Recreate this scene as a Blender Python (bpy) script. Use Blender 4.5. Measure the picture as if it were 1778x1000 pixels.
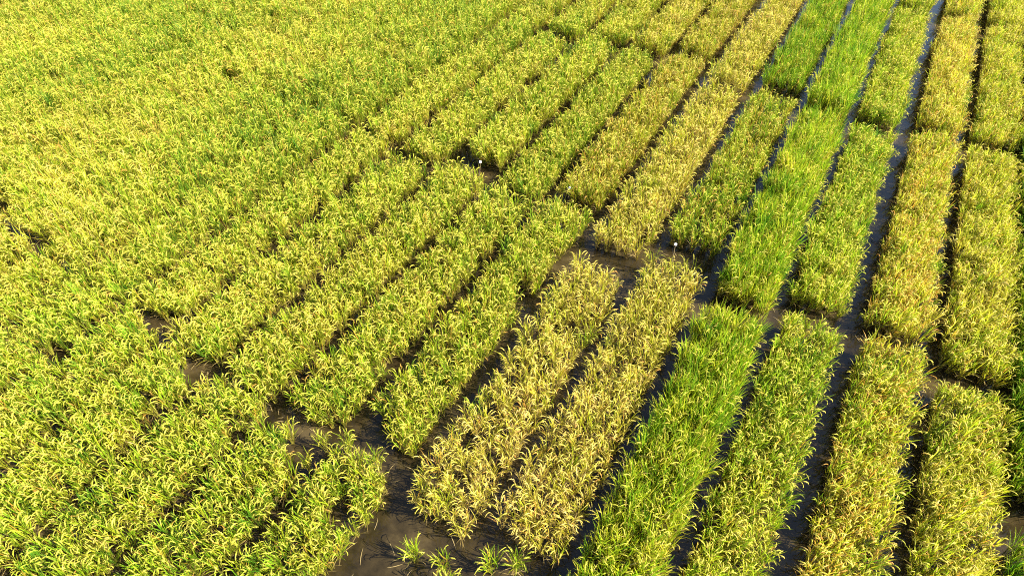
import bpy, math, random
import numpy as np
from mathutils import Matrix, Vector

for o in list(bpy.data.objects):
    bpy.data.objects.remove(o)
SC = bpy.context.scene
COL = SC.collection

# ------------------------------------------------------------------ camera
# world axes: +Y runs along the planting rows, +X across them, z = 0 is the water level
H = 9.0
F_PX, PITCH, YAW, ROLL = 1081.5, 0.834565, 0.507141, 0.027179      # focal length in pixels of a 1778 px wide frame
def cam_axes():
    cp, sp, cy, sy, cr, sr = (math.cos(PITCH), math.sin(PITCH), math.cos(YAW), math.sin(YAW), math.cos(ROLL), math.sin(ROLL))
    def rot(v):
        return Vector((cy * v[0] - sy * v[1], sy * v[0] + cy * v[1], v[2]))
    r0, u0, f0 = Vector((1, 0, 0)), Vector((0, sp, cp)), Vector((0, cp, -sp))
    r = r0 * cr + u0 * sr
    u = -r0 * sr + u0 * cr
    return rot(r), rot(u), rot(f0)
CR, CU, CF = cam_axes()
cam_d = bpy.data.cameras.new('camera')
cam = bpy.data.objects.new('camera', cam_d)
COL.objects.link(cam)
cam.matrix_world = Matrix(((CR.x, CU.x, -CF.x, 0), (CR.y, CU.y, -CF.y, 0), (CR.z, CU.z, -CF.z, H), (0, 0, 0, 1)))
cam_d.sensor_fit = 'HORIZONTAL'
cam_d.sensor_width = 36.0
cam_d.lens = 36.0 * F_PX / 1778.0
cam_d.clip_end = 2000
SC.camera = cam

# ------------------------------------------------------------------ sky, sun, exposure
SUN_AZ, SUN_EL = math.radians(76), math.radians(40)                # azimuth from +Y towards +X
w = bpy.data.worlds.new('World')
SC.world = w
w.use_nodes = True
wn = w.node_tree.nodes
bg = wn['Background']
sky = wn.new('ShaderNodeTexSky')
sky.sky_type = 'NISHITA'
sky.sun_disc = False
sky.sun_elevation = SUN_EL
sky.sun_rotation = SUN_AZ
w.node_tree.links.new(sky.outputs[0], bg.inputs[0])
bg.inputs[1].default_value = 0.085
sun_d = bpy.data.lights.new('sun', 'SUN')
sun_d.energy = 5.0
sun_d.angle = math.radians(0.5)
sun_d.color = (1.0, 0.94, 0.80)
sun = bpy.data.objects.new('sun', sun_d)
COL.objects.link(sun)
sun.rotation_euler = (math.pi / 2 - SUN_EL, 0, math.pi - SUN_AZ)
SC.view_settings.view_transform = 'Standard'
SC.view_settings.look = 'None'
SC.view_settings.gamma = 1
SC.view_settings.use_curve_mapping = False
SC.view_settings.exposure = 2.05
SC.cycles.max_bounces = 4
SC.cycles.diffuse_bounces = 3
SC.cycles.glossy_bounces = 2
SC.cycles.use_adaptive_sampling = True
SC.cycles.adaptive_threshold = 0.02
SC.cycles.use_denoising = False
SC.cycles.pixel_filter_type = 'BLACKMAN_HARRIS'
SC.cycles.filter_width = 1.1
SC.cycles.transmission_bounces = 4
SC.cycles.transparent_max_bounces = 8

# ------------------------------------------------------------------ materials
def new_mat(name):
    m = bpy.data.materials.new(name)
    m.use_nodes = True
    nt = m.node_tree
    nt.nodes.clear()
    return m, nt
def N(nt, t, **kw):
    n = nt.nodes.new(t)
    for k, v in kw.items():
        setattr(n, k, v)
    return n
def ramp(nt, stops):
    r = N(nt, 'ShaderNodeValToRGB')
    e = r.color_ramp.elements
    while len(e) < len(stops):
        e.new(0.5)
    for el, (p, c) in zip(e, stops):
        el.position = p
        el.color = (*c, 1)
    return r
def math_n(nt, op, a, b=None, clamp=False):
    n = N(nt, 'ShaderNodeMath', operation=op, use_clamp=clamp)
    for i, x in enumerate((a, b)):
        if x is None:
            continue
        if isinstance(x, (int, float)):
            n.inputs[i].default_value = x
        else:
            nt.links.new(x, n.inputs[i])
    return n.outputs[0]

def plant_mat(name, stops, trans, orange=(0.42, 0.19, 0.03), rough=0.5, spec=0.25):
    """ripeness, brightness and a random value of each blade come from the mesh (vc); the hill's own ripeness, brightness and rust from 'tint'"""
    m, nt = new_mat(name)
    L = nt.links.new
    vc = N(nt, 'ShaderNodeAttribute', attribute_name='vc', attribute_type='GEOMETRY')
    ti = N(nt, 'ShaderNodeAttribute', attribute_name='tint', attribute_type='INSTANCER')
    sv = N(nt, 'ShaderNodeSeparateXYZ'); L(vc.outputs['Vector'], sv.inputs[0])
    st = N(nt, 'ShaderNodeSeparateXYZ'); L(ti.outputs['Vector'], st.inputs[0])
    ripe = math_n(nt, 'ADD', sv.outputs[0], st.outputs[0], clamp=True)
    cr = ramp(nt, stops); L(ripe, cr.inputs[0])
    # rust-coloured blades: those whose random value lies under the hill's rust share
    isr = math_n(nt, 'LESS_THAN', sv.outputs[2], st.outputs[2])
    mix = N(nt, 'ShaderNodeMix', data_type='RGBA')
    L(math_n(nt, 'MULTIPLY', isr, 0.75), mix.inputs['Factor']); L(cr.outputs[0], mix.inputs['A']); mix.inputs['B'].default_value = (*orange, 1)
    br = math_n(nt, 'MULTIPLY', sv.outputs[1], st.outputs[1])
    sc = N(nt, 'ShaderNodeVectorMath', operation='SCALE')
    L(mix.outputs['Result'], sc.inputs[0]); L(br, sc.inputs['Scale'])
    p = N(nt, 'ShaderNodeBsdfPrincipled')
    L(sc.outputs[0], p.inputs['Base Color'])
    p.inputs['Roughness'].default_value = rough
    p.inputs['Specular IOR Level'].default_value = spec
    t = N(nt, 'ShaderNodeBsdfTranslucent')
    L(sc.outputs[0], t.inputs['Color'])
    ms = N(nt, 'ShaderNodeMixShader'); ms.inputs[0].default_value = trans
    L(p.outputs[0], ms.inputs[1]); L(t.outputs[0], ms.inputs[2])
    out = N(nt, 'ShaderNodeOutputMaterial'); L(ms.outputs[0], out.inputs[0])
    return m

M_LEAF = plant_mat('rice_leaf', [(0.0, (0.045, 0.140, 0.006)), (0.3, (0.170, 0.270, 0.008)), (0.55, (0.330, 0.335, 0.014)), (0.8, (0.450, 0.370, 0.045)), (1.0, (0.480, 0.350, 0.120))], 0.5)
M_PAN = plant_mat('rice_panicle', [(0.0, (0.260, 0.340, 0.020)), (0.4, (0.500, 0.440, 0.055)), (0.75, (0.560, 0.440, 0.095)), (1.0, (0.540, 0.400, 0.150))], 0.25, orange=(0.5, 0.22, 0.05), rough=0.6)
M_STEM = plant_mat('rice_stem', [(0.0, (0.09, 0.16, 0.015)), (0.5, (0.27, 0.26, 0.03)), (1.0, (0.42, 0.30, 0.09))], 0.3)
PLANT_MATS = (M_LEAF, M_STEM, M_PAN)

def mud_mat():
    m, nt = new_mat('paddy_mud'); L = nt.links.new
    tc = N(nt, 'ShaderNodeTexCoord')
    n1 = N(nt, 'ShaderNodeTexNoise'); n1.inputs['Scale'].default_value = 1.1; n1.inputs['Detail'].default_value = 6
    n2 = N(nt, 'ShaderNodeTexNoise'); n2.inputs['Scale'].default_value = 22; n2.inputs['Detail'].default_value = 5; n2.inputs['Roughness'].default_value = 0.7
    L(tc.outputs['Object'], n1.inputs['Vector']); L(tc.outputs['Object'], n2.inputs['Vector'])
    a = math_n(nt, 'ADD', math_n(nt, 'MULTIPLY', n1.outputs[0], 0.65), math_n(nt, 'MULTIPLY', n2.outputs[0], 0.35))
    cr = ramp(nt, [(0.36, (0.022, 0.014, 0.006)), (0.5, (0.060, 0.038, 0.014)), (0.62, (0.120, 0.080, 0.032))]); L(a, cr.inputs[0])
    p = N(nt, 'ShaderNodeBsdfPrincipled'); L(cr.outputs[0], p.inputs['Base Color']); p.inputs['Roughness'].default_value = 0.8
    b = N(nt, 'ShaderNodeBump'); b.inputs['Strength'].default_value = 0.6; b.inputs['Distance'].default_value = 0.02
    L(a, b.inputs['Height']); L(b.outputs[0], p.inputs['Normal'])
    o = N(nt, 'ShaderNodeOutputMaterial'); L(p.outputs[0], o.inputs[0])
    return m
def water_mat():
    # shallow, turbid water: the silt just below the surface gives it its colour
    m, nt = new_mat('paddy_water'); L = nt.links.new
    tc = N(nt, 'ShaderNodeTexCoord')
    n1 = N(nt, 'ShaderNodeTexNoise'); n1.inputs['Scale'].default_value = 5; n1.inputs['Detail'].default_value = 3
    n2 = N(nt, 'ShaderNodeTexNoise'); n2.inputs['Scale'].default_value = 1.6; n2.inputs['Detail'].default_value = 7; n2.inputs['Roughness'].default_value = 0.65
    L(tc.outputs['Object'], n1.inputs['Vector']); L(tc.outputs['Object'], n2.inputs['Vector'])
    b = N(nt, 'ShaderNodeBump'); b.inputs['Strength'].default_value = 0.06; b.inputs['Distance'].default_value = 0.01
    L(n1.outputs[0], b.inputs['Height'])
    cr = ramp(nt, [(0.36, (0.009, 0.0066, 0.0028)), (0.52, (0.024, 0.0170, 0.007)), (0.66, (0.050, 0.0360, 0.015))]); L(n2.outputs[0], cr.inputs[0])
    p = N(nt, 'ShaderNodeBsdfPrincipled')
    L(cr.outputs[0], p.inputs['Base Color'])
    p.inputs['Roughness'].default_value = 0.04
    p.inputs['IOR'].default_value = 1.33
    L(b.outputs[0], p.inputs['Normal'])
    o = N(nt, 'ShaderNodeOutputMaterial'); L(p.outputs[0], o.inputs[0])
    return m
def plain_mat(name, c, rough=0.5):
    m, nt = new_mat(name)
    tc = N(nt, 'ShaderNodeTexCoord'); n1 = N(nt, 'ShaderNodeTexNoise'); n1.inputs['Scale'].default_value = 30
    nt.links.new(tc.outputs['Object'], n1.inputs['Vector'])
    cr = ramp(nt, [(0.3, tuple(x * 0.85 for x in c)), (0.7, c)]); nt.links.new(n1.outputs[0], cr.inputs[0])
    p = N(nt, 'ShaderNodeBsdfPrincipled'); nt.links.new(cr.outputs[0], p.inputs['Base Color']); p.inputs['Roughness'].default_value = rough
    o = N(nt, 'ShaderNodeOutputMaterial'); nt.links.new(p.outputs[0], o.inputs[0])
    return m

def mesh_obj(name, verts, faces, mat, parent=None, link=True):
    me = bpy.data.meshes.new(name)
    me.from_pydata([tuple(v) for v in verts], [], faces)
    me.materials.append(mat)
    o = bpy.data.objects.new(name, me)
    if link:
        COL.objects.link(o)
    if parent:
        o.parent = parent
    return o

# ------------------------------------------------------------------ ground: mud bed and the sheet of water on it
rs = np.random.RandomState(5)
S = 400.0
def sheet(name, z, mat, relief):
    xs = np.concatenate(([-S], np.linspace(-32, 12, 177), [S])); ys = np.concatenate(([-S], np.linspace(-6, 38, 177), [S]))
    ph = [(rs.uniform(0.6, 5.5), rs.uniform(0, 6.28), rs.uniform(0, 6.28)) for _ in range(14)]
    V, Fc = [], []
    for y in ys:
        for x in xs:
            zz = z
            if relief:
                zz += relief * sum(math.sin(k * (x * math.cos(a) + y * math.sin(a)) + b) / (1 + k * 0.5) for k, a, b in ph) / 4
            V.append((x, y, zz))
    n = len(xs)
    for j in range(len(ys) - 1):
        for i in range(n - 1):
            Fc.append((j * n + i, j * n + i + 1, (j + 1) * n + i + 1, (j + 1) * n + i))
    o = mesh_obj(name, V, Fc, mat)
    o['kind'] = 'structure'
    for p in o.data.polygons:
        p.use_smooth = True
    return o
mud = sheet('paddy_ground', -0.055, mud_mat(), 0.022)
wat = mesh_obj('paddy_water', [(-S, -S, 0), (S, -S, 0), (S, S, 0), (-S, S, 0)], [(0, 1, 2, 3)], water_mat())
wat['kind'] = 'structure'
mud['label'] = 'dark brown mud bed of the flooded rice field'; mud['category'] = 'ground'
wat['label'] = 'thin sheet of murky brown water between the rice plots'; wat['category'] = 'water'

# ------------------------------------------------------------------ rice plants
class Buf:
    def __init__(s):
        s.v, s.f, s.c = [], [], []
    def ribbon(s, pts, widths, side, vcs):
        b = len(s.v)
        for p, wd, c in zip(pts, widths, vcs):
            s.v.append(p - side * wd * 0.5); s.v.append(p + side * wd * 0.5)
            s.c.append(c); s.c.append(c)
        for i in range(len(pts) - 1):
            s.f.append((b + 2 * i, b + 2 * i + 1, b + 2 * i + 3, b + 2 * i + 2))
    def tube(s, pts, rads, vcs, n=3):
        b = len(s.v)
        for p, r, c in zip(pts, rads, vcs):
            for k in range(n):
                a = 6.2832 * k / n
                s.v.append(p + np.array((math.cos(a) * r, math.sin(a) * r, 0))); s.c.append(c)
        for i in range(len(pts) - 1):
            for k in range(n):
                k2 = (k + 1) % n
                s.f.append((b + i * n + k, b + i * n + k2, b + (i + 1) * n + k2, b + (i + 1) * n + k))
    def sweep(s, pts, rads, vcs, R, n=5):
        b = len(s.v)
        for i, (p, r, c) in enumerate(zip(pts, rads, vcs)):
            d = pts[min(i + 1, len(pts) - 1)] - pts[max(i - 1, 0)]
            d = d / np.linalg.norm(d)
            x = np.cross(d, (0.31, 0.95, 0.1)); x /= np.linalg.norm(x)
            y = np.cross(d, x)
            for k in range(n):
                a = 6.2832 * k / n
                q = r * R.uniform(0.7, 1.3)
                s.v.append(p + (x * math.cos(a) + y * math.sin(a)) * q); s.c.append(c)
        for i in range(len(pts) - 1):
            for k in range(n):
                k2 = (k + 1) % n
                s.f.append((b + i * n + k, b + i * n + k2, b + (i + 1) * n + k2, b + (i + 1) * n + k))
    def grain(s, p, d, ln, r, c):
        b = len(s.v)
        d = d / (np.linalg.norm(d) + 1e-9)
        x = np.cross(d, (0.3, 0.2, 0.9)); x /= np.linalg.norm(x) + 1e-9
        y = np.cross(d, x)
        s.v.append(p)
        for k in range(3):
            a = 2.0944 * k
            s.v.append(p + d * ln * 0.45 + (x * math.cos(a) + y * math.sin(a)) * r)
        s.v.append(p + d * ln)
        s.c += [c] * 5
        for k in range(3):
            k2 = (k + 1) % 3
            s.f.append((b, b + 1 + k2, b + 1 + k)); s.f.append((b + 4, b + 1 + k, b + 1 + k2))

def curve(p, az, inc, ln, bend, n, rnd, azdrift=0.0):
    """n+1 points from p, leaving at inclination inc (radians from vertical), bending over by bend in all"""
    pts = [p.copy()]
    st = ln / n
    for i in range(n):
        t = (i + 0.5) / n
        a = inc + bend * t ** 1.4
        z = az + azdrift * t
        p = p + st * np.array((math.sin(a) * math.cos(z), math.sin(a) * math.sin(z), math.cos(a)))
        pts.append(p)
    return pts

#          height leaf_len bend  tillers panicle_share droop  lean  leaf_ripe
TYPES = {
    'droop':  dict(h=0.50, ll=0.29, bend=0.6, n=14, pan=0.66, droop=2.5, lean=0.13, lw=0.0130, pl=0.150),
    'ripe':   dict(h=0.58, ll=0.29, bend=0.7, n=13, pan=0.80, droop=2.3, lean=0.14, lw=0.0120, pl=0.160),
    'erect':  dict(h=0.56, ll=0.40, bend=0.35, n=17, pan=0.32, droop=2.1, lean=0.13, lw=0.0130, pl=0.165),
    'tall':   dict(h=0.60, ll=0.34, bend=0.8, n=14, pan=0.70, droop=2.5, lean=0.15, lw=0.0125, pl=0.175),
}
NVAR = 8
def make_plant(tp, seed):
    T = TYPES[tp]; R = random.Random(seed)
    leaf, stem, pans = Buf(), Buf(), []
    for i in range(T['n']):
        az = R.uniform(0, 6.2832)
        rr = 0.030 * math.sqrt(R.random())
        base = np.array((rr * math.cos(az), rr * math.sin(az), -0.05))
        lean = T['lean'] * (0.1 + R.random())
        h = T['h'] * R.uniform(0.82, 1.12) + 0.05
        sp = curve(base, az, lean, h, 0.12, 3, R)
        rv = R.random()
        sr = R.uniform(-0.1, 0.2)
        stem.tube(sp, (0.0045, 0.004, 0.0035, 0.002), [(sr + 0.25 * (1 - k / 3), 0.9, rv) for k in range(4)])
        def at(t):
            x = t * 3; k = min(2, int(x)); return sp[k] + (sp[k + 1] - sp[k]) * (x - k)
        nl = 3 if R.random() < 0.8 else 4
        for j in range(nl):
            t = (0.40, 0.66, 0.93, 0.8)[j] + R.uniform(-0.08, 0.06)
            la = az + R.uniform(-1.5, 1.5) if R.random() < 0.6 else R.uniform(0, 6.2832)
            ln = T['ll'] * R.uniform(0.7, 1.2) * (1.0 if j == 2 else 1.05)
            inc = lean + (R.uniform(0.0, 0.22) if j == 2 else R.uniform(0.05, 0.42))
            bend = T['bend'] * (R.uniform(0.1, 0.8) if j == 2 else R.uniform(0.3, 1.5))
            n = 4
            pts = curve(at(t), la, inc, ln, bend, n, R, R.uniform(-0.4, 0.4))
            tw = la + R.uniform(-0.5, 0.5) + math.pi / 2
            side = np.array((math.cos(tw), math.sin(tw), R.uniform(-0.35, 0.35)))
            wd = T['lw'] * R.uniform(0.8, 1.15)
            ws = [wd * x for x in (0.6, 1.0, 0.95, 0.65, 0.08)]
            rp = (0.10, 0.03, -0.06, 0)[j] + R.gauss(0, 0.10)
            if R.random() < 0.07:
                rp += 0.35
            bb = R.uniform(0.9, 1.35); rv = R.random()
            leaf.ribbon(pts, ws, side, [(rp + 0.14 * (k / n) ** 2, bb, rv) for k in range(n + 1)])
        if R.random() < T['pan']:
            b = Buf()
            pa = az + R.uniform(-0.9, 0.9)
            ln = T['pl'] * R.uniform(0.8, 1.2)
            neck = curve(sp[3] - np.array((0, 0, 0.02)), pa, lean + 0.1, 0.06 + R.random() * 0.07, 0.15, 1, R)
            ax = curve(neck[-1], pa, lean + 0.25, ln, T['droop'] * R.uniform(0.7, 1.15), 6, R, R.uniform(-0.5, 0.5))
            rv = R.random(); rp = R.gauss(0, 0.10); bb = R.uniform(0.85, 1.15)
            cc = (rp - 0.1, 0.9 * bb, rv)
            b.tube([neck[0], neck[1]], (0.002, 0.002), [cc] * 2)
            th = R.uniform(0.85, 1.2)
            rad = [th * x * R.uniform(0.8, 1.2) for x in (0.0012, 0.0030, 0.0048, 0.0054, 0.0048, 0.0034, 0.001)]
            b.sweep(ax, rad, [(rp + R.gauss(0, 0.04), bb * R.uniform(0.85, 1.12), rv) for _ in ax], R)
            ng = 18
            for g in range(ng):
                t = 0.15 + 0.83 * g / (ng - 1)
                x = t * 6; k = min(5, int(x)); p = ax[k] + (ax[k + 1] - ax[k]) * (x - k)
                d = ax[k + 1] - ax[k]; d = d / np.linalg.norm(d)
                off = np.array((R.gauss(0, 1), R.gauss(0, 1), R.gauss(0, 1) - 0.6))
                off = off / np.linalg.norm(off)
                b.grain(p + off * 0.0050 * th, d + off * 0.35 + np.array((0, 0, -0.2)), R.uniform(0.016, 0.024), 0.0034, (rp + R.gauss(0, 0.06), bb * R.uniform(0.85, 1.15), rv))
            pans.append(b)
    # withered lower blades hanging out over the water
    for i in range(5):
        az = R.uniform(0, 6.2832)
        p = np.array((0.03 * math.cos(az), 0.03 * math.sin(az), R.uniform(0.05, 0.2)))
        pts = curve(p, az, R.uniform(0.5, 1.0), R.uniform(0.18, 0.32), R.uniform(0.5, 1.2), 3, R, R.uniform(-0.4, 0.4))
        for q in pts:
            q[2] = max(q[2], 0.006)
        side = np.array((-math.sin(az), math.cos(az), R.uniform(-0.4, 0.4)))
        leaf.ribbon(pts, [0.008, 0.010, 0.008, 0.001], side, [(0.75 + R.uniform(-0.1, 0.2), 0.7, 0.5)] * 4)
    return leaf, stem, pans

def bufs_mesh(name, parts, mats):
    """parts: [(Buf, slot)] -> one mesh with the vc attribute"""
    V, Fc, C, MI = [], [], [], []
    for b, sl in parts:
        o = len(V)
        V += [tuple(x) for x in b.v]; C += b.c
        Fc += [tuple(i + o for i in f) for f in b.f]; MI += [sl] * len(b.f)
    me = bpy.data.meshes.new(name)
    me.from_pydata(V, [], Fc)
    for m in mats:
        me.materials.append(m)
    me.polygons.foreach_set('material_index', MI)
    at = me.attributes.new('vc', 'FLOAT_VECTOR', 'POINT')
    at.data.foreach_set('vector', np.array(C, np.float32).ravel())
    return me

LIB = {}
for ti, tp in enumerate(TYPES):
    coll = bpy.data.collections.new('rice_' + tp)
    vs = []
    for k in range(NVAR):
        leaf, stem, pans = make_plant(tp, 100 * ti + k + 1)
        whole = bufs_mesh('rice_hill', [(leaf, 0), (stem, 1)] + [(b, 2) for b in pans], PLANT_MATS)
        o = bpy.data.objects.new('%s_%02d' % (tp, k), whole)
        coll.objects.link(o)
        vs.append(dict(leaf=bufs_mesh('leaves', [(leaf, 0)], (M_LEAF,)), stem=bufs_mesh('stems', [(stem, 0)], (M_STEM,)),
                       pans=[bufs_mesh('panicle', [(b, 0)], (M_PAN,)) for b in pans]))
    ng = bpy.data.node_groups.new('hills_' + tp, 'GeometryNodeTree')
    ng.interface.new_socket('Geometry', in_out='INPUT', socket_type='NodeSocketGeometry')
    ng.interface.new_socket('Geometry', in_out='OUTPUT', socket_type='NodeSocketGeometry')
    gi, go = ng.nodes.new('NodeGroupInput'), ng.nodes.new('NodeGroupOutput')
    iop = ng.nodes.new('GeometryNodeInstanceOnPoints')
    ci = ng.nodes.new('GeometryNodeCollectionInfo')
    ci.inputs['Collection'].default_value = coll
    ci.inputs['Separate Children'].default_value = True
    ci.inputs['Reset Children'].default_value = True
    def named(nm, dt):
        n = ng.nodes.new('GeometryNodeInputNamedAttribute'); n.data_type = dt; n.inputs['Name'].default_value = nm
        return n.outputs['Attribute']
    Lk = ng.links.new
    Lk(gi.outputs[0], iop.inputs['Points']); Lk(ci.outputs[0], iop.inputs['Instance'])
    iop.inputs['Pick Instance'].default_value = True
    Lk(named('variant', 'INT'), iop.inputs['Instance Index'])
    Lk(named('rot', 'FLOAT_VECTOR'), iop.inputs['Rotation'])
    Lk(named('scl', 'FLOAT_VECTOR'), iop.inputs['Scale'])
    Lk(iop.outputs[0], go.inputs[0])
    LIB[tp] = dict(vars=vs, ng=ng)

# ------------------------------------------------------------------ the plots of the field trial
PITCH_U, U0 = 0.143 * H, 0.5 * H            # strips run along +Y, each 1.29 m from the next
# ends of the plots along each strip: (end of one plot, start of the next) at each cross path
def gaps(k):
    if k < 0:
        return [(-0.4, 0.3), (6.45, 7.25), (13.4, 14.1), (20.6, 21.3), (27.6, 28.2)]
    a0 = {3: (1.8, 2.45), 4: (1.7, 2.9), 5: (1.25, 2.6), 6: (2.8, 3.2), 7: (2.7, 2.95), 8: (2.65, 2.85), 9: (2.6, 2.75), 10: (2.95, 3.12), 11: (2.98, 3.1), 12: (3.0, 3.1), 13: (2.95, 3.2), 14: (3.15, 3.55)}.get(k, (2.7, 2.8) if k > 14 else (2.4, 2.9))
    a1 = {0: (8.6, 9.3), 1: (8.95, 9.6), 2: (8.75, 9.5), 3: (8.15, 8.85), 4: (8.85, 9.85), 5: (7.95, 9.0), 6: (9.3, 9.95), 7: (8.95, 9.5), 8: (9.3, 10.1), 9: (8.85, 9.4), 10: (9.2, 9.6), 11: (9.35, 9.7), 12: (9.4, 9.65), 13: (9.3, 9.5)}.get(k, (9.35, 9.5) if k % 3 else (9.2, 9.45))
    a2 = {0: (16.6, 17.1), 1: (16.6, 17.15), 2: (16.1, 16.7), 3: (16.0, 16.55), 4: (16.5, 17.1), 5: (15.9, 16.4), 6: (17.1, 17.6), 7: (16.6, 17.1), 8: (16.6, 17.05), 9: (16.1, 16.65)}.get(k, (16.5, 16.62))
    a3 = {2: (23.8, 24.4), 3: (24.2, 24.8)}.get(k, (23.9, 24.4))
    return [(-4.6, -4.0), a0, a1, a2, a3, (31.2, 31.8)]
# what grows in each plot: (type, ripeness, brightness, rust share, height scale, words)
D = {}
def plot(k, s, tp, ripe, br=1.0, rust=0.0, hs=1.0, words=None):
    D[(k, s)] = (tp, ripe, br, rust, hs, words)
# s counts the sections between cross paths: 1 lies under a1, 2 over it, 3 over a2; strip -1 has its own
for s in range(-1, 7):
    plot(-1, s, 'erect', 0.13 + 0.05 * (s % 2), 1.1, 0.02, 1.0, 'bright green rice')
    plot(0, s, 'droop', 0.50, 1.16, 0.04, 1.05, 'golden yellow rice')
    plot(1, s, 'droop', 0.50, 1.18, 0.15, 1.02, 'orange-tinged yellow rice')
    plot(2, s, 'droop', 0.35, 1.12, 0.02, 0.98, 'lime yellow rice')
    plot(3, s, 'erect', 0.29, 1.12, 0.0, 1.08, 'tall bright green rice')
    plot(4, s, 'ripe', 0.58, 1.05, 0.05, 1.0, 'straw gold rice')
    plot(5, s, 'ripe', 0.60, 1.05, 0.05, 1.0, 'straw gold rice')
    for k in range(6, 11):
        plot(k, s, 'droop', 0.37 - 0.03 * (k % 2), 1.0, 0.04, 1.0, 'yellow-green rice')
    for k in range(11, 40):
        plot(k, s, 'tall', 0.35 if k > 12 else 0.33, 1.0, 0.03, 1.0, 'pale yellow-green rice')
plot(4, 2, 'droop', 0.34, 1.02, 0.09, 1.0, 'mixed orange and green rice')
plot(4, 3, 'erect', 0.20, 1.05, 0.06, 0.95, 'deep green rice')
plot(6, 2, 'droop', 0.52, 0.92, 0.14, 1.05, 'olive-orange rice')
plot(6, 3, 'droop', 0.50, 0.95, 0.12, 1.0, 'olive yellow rice')
plot(7, 3, 'droop', 0.52, 1.0, 0.05, 1.0, 'yellow rice')
plot(8, 2, 'droop', 0.34, 1.02, 0.03, 1.1, 'tall yellow-green rice')
plot(9, 2, 'droop', 0.35, 1.0, 0.03, 1.0, 'yellow-green rice')
plot(3, 2, 'erect', 0.30, 1.1, 0.02, 1.12, 'tall green rice')
plot(3, 3, 'erect', 0.28, 1.1, 0.0, 1.05, 'tall green rice')
plot(2, 2, 'droop', 0.31, 1.15, 0.02, 1.02, 'green-yellow rice')
plot(0, 3, 'droop', 0.44, 1.12, 0.08, 1.0, 'yellow rice')
for k in range(4, 40):
    plot(k, 0, 'droop', 0.33, 1.0, 0.03, 1.0, 'yellow-green rice')

POOLS = [(-4.22, 3.15, 0.26, 0.34), (-1.97, 8.5, 0.2, 0.35), (-3.42, 6.8, 0.13, 0.3), (-2.6, 2.3, 0.3, 0.25), (-1.75, 2.75, 0.22, 0.22),
         (-8.7, 2.95, 0.3, 0.3), (-7.45, 2.6, 0.36, 0.3), (-5.65, 2.65, 0.28, 0.28), (-4.95, 2.45, 0.28, 0.25), (-12.3, 3.1, 0.3, 0.25), (-6.2, 9.9, 0.22, 0.35), (-7.1, 9.3, 0.25, 0.25), (-13.9, 9.4, 0.25, 0.2)]
LOOSE = [(-2.51, 2.0), (-2.14, 2.14), (-1.52, 2.42), (-1.3, 2.62), (-1.98, 1.9)]     # plants standing alone in the open pool

def proj(x, y, z):
    d = Vector((x, y, z - H))
    dz = d.dot(CF)
    return (889 + F_PX * d.dot(CR) / dz, 500 - F_PX * d.dot(CU) / dz, dz) if dz > 0.3 else (9e9, 9e9, dz)
noise_w = [(rs.uniform(0.25, 1.6), rs.uniform(0, 6.28), rs.uniform(0, 6.28)) for _ in range(12)]
def lf(x, y):
    return sum(math.sin(k * (x * math.cos(a) + y * math.sin(a)) + b) for k, a, b in noise_w) / 4.0
hills = []                                   # (depth, in_frame, strip, section, row, x, y, type, variant, rot, scl, tint)
R = random.Random(11)
def add_hill(k, s, row, x, y, spec, smin=1.0, edge=0.0):
    tp, ripe, br, rust, hs, _ = spec
    px, py, dz = proj(x, y, 0.45)
    if not (-300 < px < 2078 and -190 < py < 1330):
        return
    n = lf(x, y)
    left = k >= 9
    t = (ripe + (0.10 if left else 0.09 if tp == 'erect' else 0.06) * n + R.gauss(0, 0.085 if tp == 'erect' else 0.065), br * R.uniform(0.86, 1.14) * (1 + (0.07 if left else 0.03) * lf(x * 1.3 + 11, y * 1.3)), rust * R.uniform(0.4, 1.6))
    if R.random() < 0.05:
        t = (t[0] - 0.22, t[1] * 0.9, 0)      # a late, greener plant
    sc = hs * R.uniform(0.77, 1.20) * (1 + 0.05 * lf(y * 0.8 + 7, x * 0.8)) * smin * 0.80
    wx = 0.05 * math.sin(0.9 * x + 0.5 * y)
    lod = 0.3 if left and lf(x * 1.7 + 3, y * 1.7) > 1.05 else 0.0
    rot = (R.gauss(0, 0.06) + 0.03 - lod, R.gauss(0, 0.06) + wx + edge * R.uniform(-0.04, 0.14), R.uniform(0, 6.2832))
    hills.append((dz, 0 < px < 1778 and 30 < py < 985, k, s, row, x, y, tp, R.randrange(NVAR), rot, (sc * 1.06, sc * 1.06, sc), t))
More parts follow.
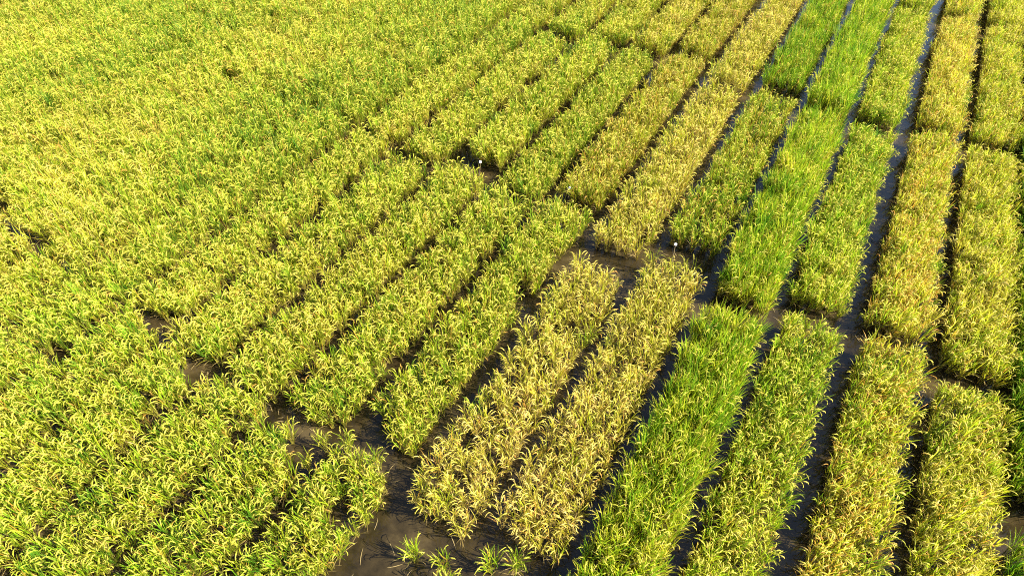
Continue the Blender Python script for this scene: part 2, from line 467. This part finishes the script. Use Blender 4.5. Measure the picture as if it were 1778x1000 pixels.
for k in range(-3, 30):
    uc = U0 - (k + 0.5) * PITCH_U
    kk = k if k >= -1 else -1
    g = gaps(k)
    dense = k >= 9
    for s in range(len(g) - 1):
        a, b = g[s][1], g[s + 1][0] + (0.15 if s == 1 else (-0.12 if k < 10 else 0.0) if s == 2 else 0.05 if k > 5 else 0.0)
        spec = D.get((kk, s), D.get((kk, 3)))
        nr, rd, hd = {-1: (6, 0.166, 0.175), 0: (6, 0.164, 0.178), 1: (6, 0.159, 0.180), 2: (6, 0.160, 0.175), 3: (6, 0.173, 0.178), 4: (5, 0.215, 0.190), 5: (5, 0.215, 0.190), 6: (6, 0.167, 0.170), 7: (6, 0.167, 0.170), 8: (6, 0.164, 0.170), 9: (6, 0.163, 0.170), 10: (6, 0.163, 0.170), 11: (6, 0.170, 0.170)}.get(k, (6, 0.195, 0.172))
        shift = {-1: -0.14, 0: 0.01, 1: 0.025, 2: -0.05, 6: -0.05, 5: 0.0, 7: -0.02}.get(k, 0.0)
        if s == 0 and k >= 4:
            nr, rd, hd = 6, 0.178, 0.178
        for r in range(nr):
            ph = R.uniform(-0.08, 0.08)
            y = a + R.uniform(0, 0.10)
            e = b - R.uniform(0, 0.10)
            while y < e:
                x = uc + shift + ((nr - 1) / 2 - r) * rd + R.gauss(0, 0.013) + 0.02 * math.sin(0.7 * y + k)
                yy = y + R.gauss(0, 0.022)
                y += hd
                if R.random() < (0.065 if s == 0 and k >= 6 else 0.036) or any(((x - pu) / ru) ** 2 + ((yy - pv) / rv) ** 2 < 1 for pu, pv, ru, rv in POOLS):
                    continue
                add_hill(k, s, r, x, yy, spec, smin=(0.93 if r in (0, nr - 1) else 1.0), edge=(1 if r == 0 else -1 if r == nr - 1 else 0) if k < 11 else 0)
for x, y in LOOSE:
    add_hill(5, 0, 99, x, y, ('droop', 0.22, 0.95, 0.02, 1.05, 'rice'))

# the 300 hills that show largest stand as plants of their own
order = sorted((i for i, h in enumerate(hills) if h[1]), key=lambda i: hills[i][0])
near = set(order[:300])
ORD = ['first', 'second', 'third', 'fourth', 'fifth', 'sixth', 'seventh', 'eighth', 'ninth', 'tenth', 'eleventh', 'twelfth', 'thirteenth', 'fourteenth', 'fifteenth', 'sixteenth'] + ['seventeenth', 'eighteenth', 'nineteenth', 'twentieth'] + ['twenty-' + q for q in ('first', 'second', 'third', 'fourth', 'fifth', 'sixth', 'seventh', 'eighth', 'ninth')] + ['thirtieth']
def strip_words(k, s):
    if k < 0:
        return 'bright green plot at the right edge'
    if s == 0:
        return {4: 'clump where pool meets tall green', 5: 'clump in the open pool'}.get(k, '%s strip left of the open pool' % ORD[min(max(k - 6, 0), 15)])
    return {0: 'golden yellow plot', 1: 'orange-tinged plot', 2: 'lime plot left of the wide channel', 3: 'tall green plot',
            4: 'straw gold plot beside tall green', 5: 'straw gold plot beside yellow-green'}.get(k, '%s strip left of the straw gold' % ORD[min(k - 6, 15)])
rows_seen = {}
for i in sorted(near, key=lambda i: hills[i][6]):
    dz, _, k, s, row, x, y, tp, var, rot, scl, tint = hills[i]
    root = bpy.data.objects.new('rice_plant', None)
    COL.objects.link(root)
    root.empty_display_size = 0.1
    root.location = (x, y, 0)
    root.rotation_euler = rot
    root.scale = scl
    c = rows_seen.get((k, s, row), 0); rows_seen[(k, s, row)] = c + 1
    if row == 99:
        root['label'] = 'small green rice plant alone in the muddy pool, %s up' % ORD[c]
    else:
        root['label'] = '%s rice plant up %s row from right, %s' % (ORD[min(c, 15)], ORD[row], strip_words(k, s))
    root['category'] = 'rice plant'
    root['group'] = 'rice plants nearest the camera'
    v = LIB[tp]['vars'][var]
    for nm, me in [('leaves', v['leaf']), ('stems', v['stem'])] + [('panicle', m) for m in v['pans']]:
        p = bpy.data.objects.new(nm, me)
        COL.objects.link(p)
        p.parent = root
        p['tint'] = [float(q) for q in tint]
        if nm != 'panicle':
            p['kind'] = 'stuff'

# the rest of each plot: one mass of plants
masses = {}
for i, h in enumerate(hills):
    if i not in near:
        masses.setdefault((h[2], h[3], h[7]), []).append(h)
SEC = {0: 'below lower cross path', 1: 'below middle cross path', 2: 'above middle cross path', 3: 'above upper cross path', 4: 'at top edge', 5: 'past top edge'}
for (k, s, tp), hs in masses.items():
    me = bpy.data.meshes.new('rice_vegetation')
    me.from_pydata([(h[5], h[6], 0) for h in hs], [], [])
    def attr(nm, ty, key, data):
        a = me.attributes.new(nm, ty, 'POINT'); a.data.foreach_set(key, np.array(data).ravel())
    attr('variant', 'INT', 'value', [h[8] for h in hs])
    attr('rot', 'FLOAT_VECTOR', 'vector', np.array([h[9] for h in hs], np.float32))
    attr('scl', 'FLOAT_VECTOR', 'vector', np.array([h[10] for h in hs], np.float32))
    attr('tint', 'FLOAT_VECTOR', 'vector', np.array([h[11] for h in hs], np.float32))
    o = bpy.data.objects.new('rice_vegetation', me)
    COL.objects.link(o)
    md = o.modifiers.new('hills', 'NODES'); md.node_group = LIB[tp]['ng']
    o['kind'] = 'stuff'
    o['category'] = 'rice crop'
    words = (D.get((max(k, -1), s)) or D[(max(k, -1), 3)])[5]
    if k < 0:
        where = '%s plot down the strip at the right edge' % ORD[5 - s] if k == -1 else '%s strip past the right edge, plot %s' % (ORD[-k - 1], ORD[s])
    else:
        where = '%s strip from the right, %s' % (ORD[k], SEC[s])
    o['label'] = words + ' in the ' + where
    o['group'] = 'rice plots of the field trial'
print('hills', len(hills), 'plots', len(masses))

# ------------------------------------------------------------------ plot markers
M_TAG = plain_mat('white_tag', (0.80, 0.80, 0.78), 0.4)
M_STAKE = plain_mat('bamboo', (0.16, 0.12, 0.06), 0.7)
def box(cx, cy, cz, sx, sy, sz):
    V = [(cx + a * sx / 2, cy + b * sy / 2, cz + c * sz / 2) for a in (-1, 1) for b in (-1, 1) for c in (-1, 1)]
    return V, [(0, 1, 3, 2), (4, 6, 7, 5), (0, 4, 5, 1), (2, 3, 7, 6), (0, 2, 6, 4), (1, 5, 7, 3)]
def marker(x, y, hgt, tilt, rz, label):
    r = bpy.data.objects.new('plot_marker', None); COL.objects.link(r)
    r.location = (x, y, 0); r.rotation_euler = (tilt, 0.05, rz)
    r['label'] = label; r['category'] = 'marker'; r['group'] = 'white plot markers on stakes'
    b = Buf(); b.tube([np.array((0, 0, -0.12)), np.array((0, 0, hgt))], (0.006, 0.005), [(0, 0, 0)] * 2, 6)
    mesh_obj('stake', b.v, b.f + [tuple(range(6, 12))], M_STAKE, r)
    V, Fc = box(0, -0.014, hgt - 0.03, 0.05, 0.005, 0.05)
    t = mesh_obj('tag', V, Fc, M_TAG, r)
    bv = t.modifiers.new('bevel', 'BEVEL'); bv.width = 0.002
    return r
marker(-1.52, 9.42, 0.42, -0.5, 0.45, 'white plot tag on a stake in the water before the orange and green plot')
marker(-4.12, 9.8, 0.50, -0.4, 0.40, 'white plot tag on a stake before the olive-orange plot')
marker(-6.32, 9.68, 0.42, -0.5, 0.5, 'small white plot tag half hidden among yellow-green rice plants')

# ------------------------------------------------------------------ fallen blades lying on the water of the paths
M_STRAW = plain_mat('fallen_straw', (0.22, 0.16, 0.06), 0.8)
b = Buf()
RS = random.Random(77)
paths = [(U0 - k * PITCH_U, RS.uniform(0, 26)) for k in range(-1, 10) for _ in range(22)]
for k in range(0, 12):
    a, e = gaps(k)[1:3]
    for g in (a, e):
        paths += [(U0 - (k + RS.random()) * PITCH_U, RS.uniform(g[0], g[1])) for _ in range(10)]
for x, y in paths:
    az = RS.uniform(0, 6.2832); ln = RS.uniform(0.08, 0.26); cv = RS.uniform(-0.8, 0.8)
    p = np.array((x + RS.gauss(0, 0.13), y, 0.006 + RS.random() * 0.006)); pts = [p]
    for q in range(4):
        a = az + cv * q / 4
        p = p + np.array((math.cos(a), math.sin(a), 0.0)) * ln / 4; pts.append(p)
    b.ribbon(pts, [0.003, 0.008, 0.009, 0.007, 0.001], np.array((-math.sin(az), math.cos(az), 0.0)), [(0, 0, 0)] * 5)
o = mesh_obj('fallen_leaves', b.v, b.f, M_STRAW)
o['kind'] = 'stuff'; o['label'] = 'withered straw-coloured rice blades fallen on the water of the paths'; o['category'] = 'fallen leaves'
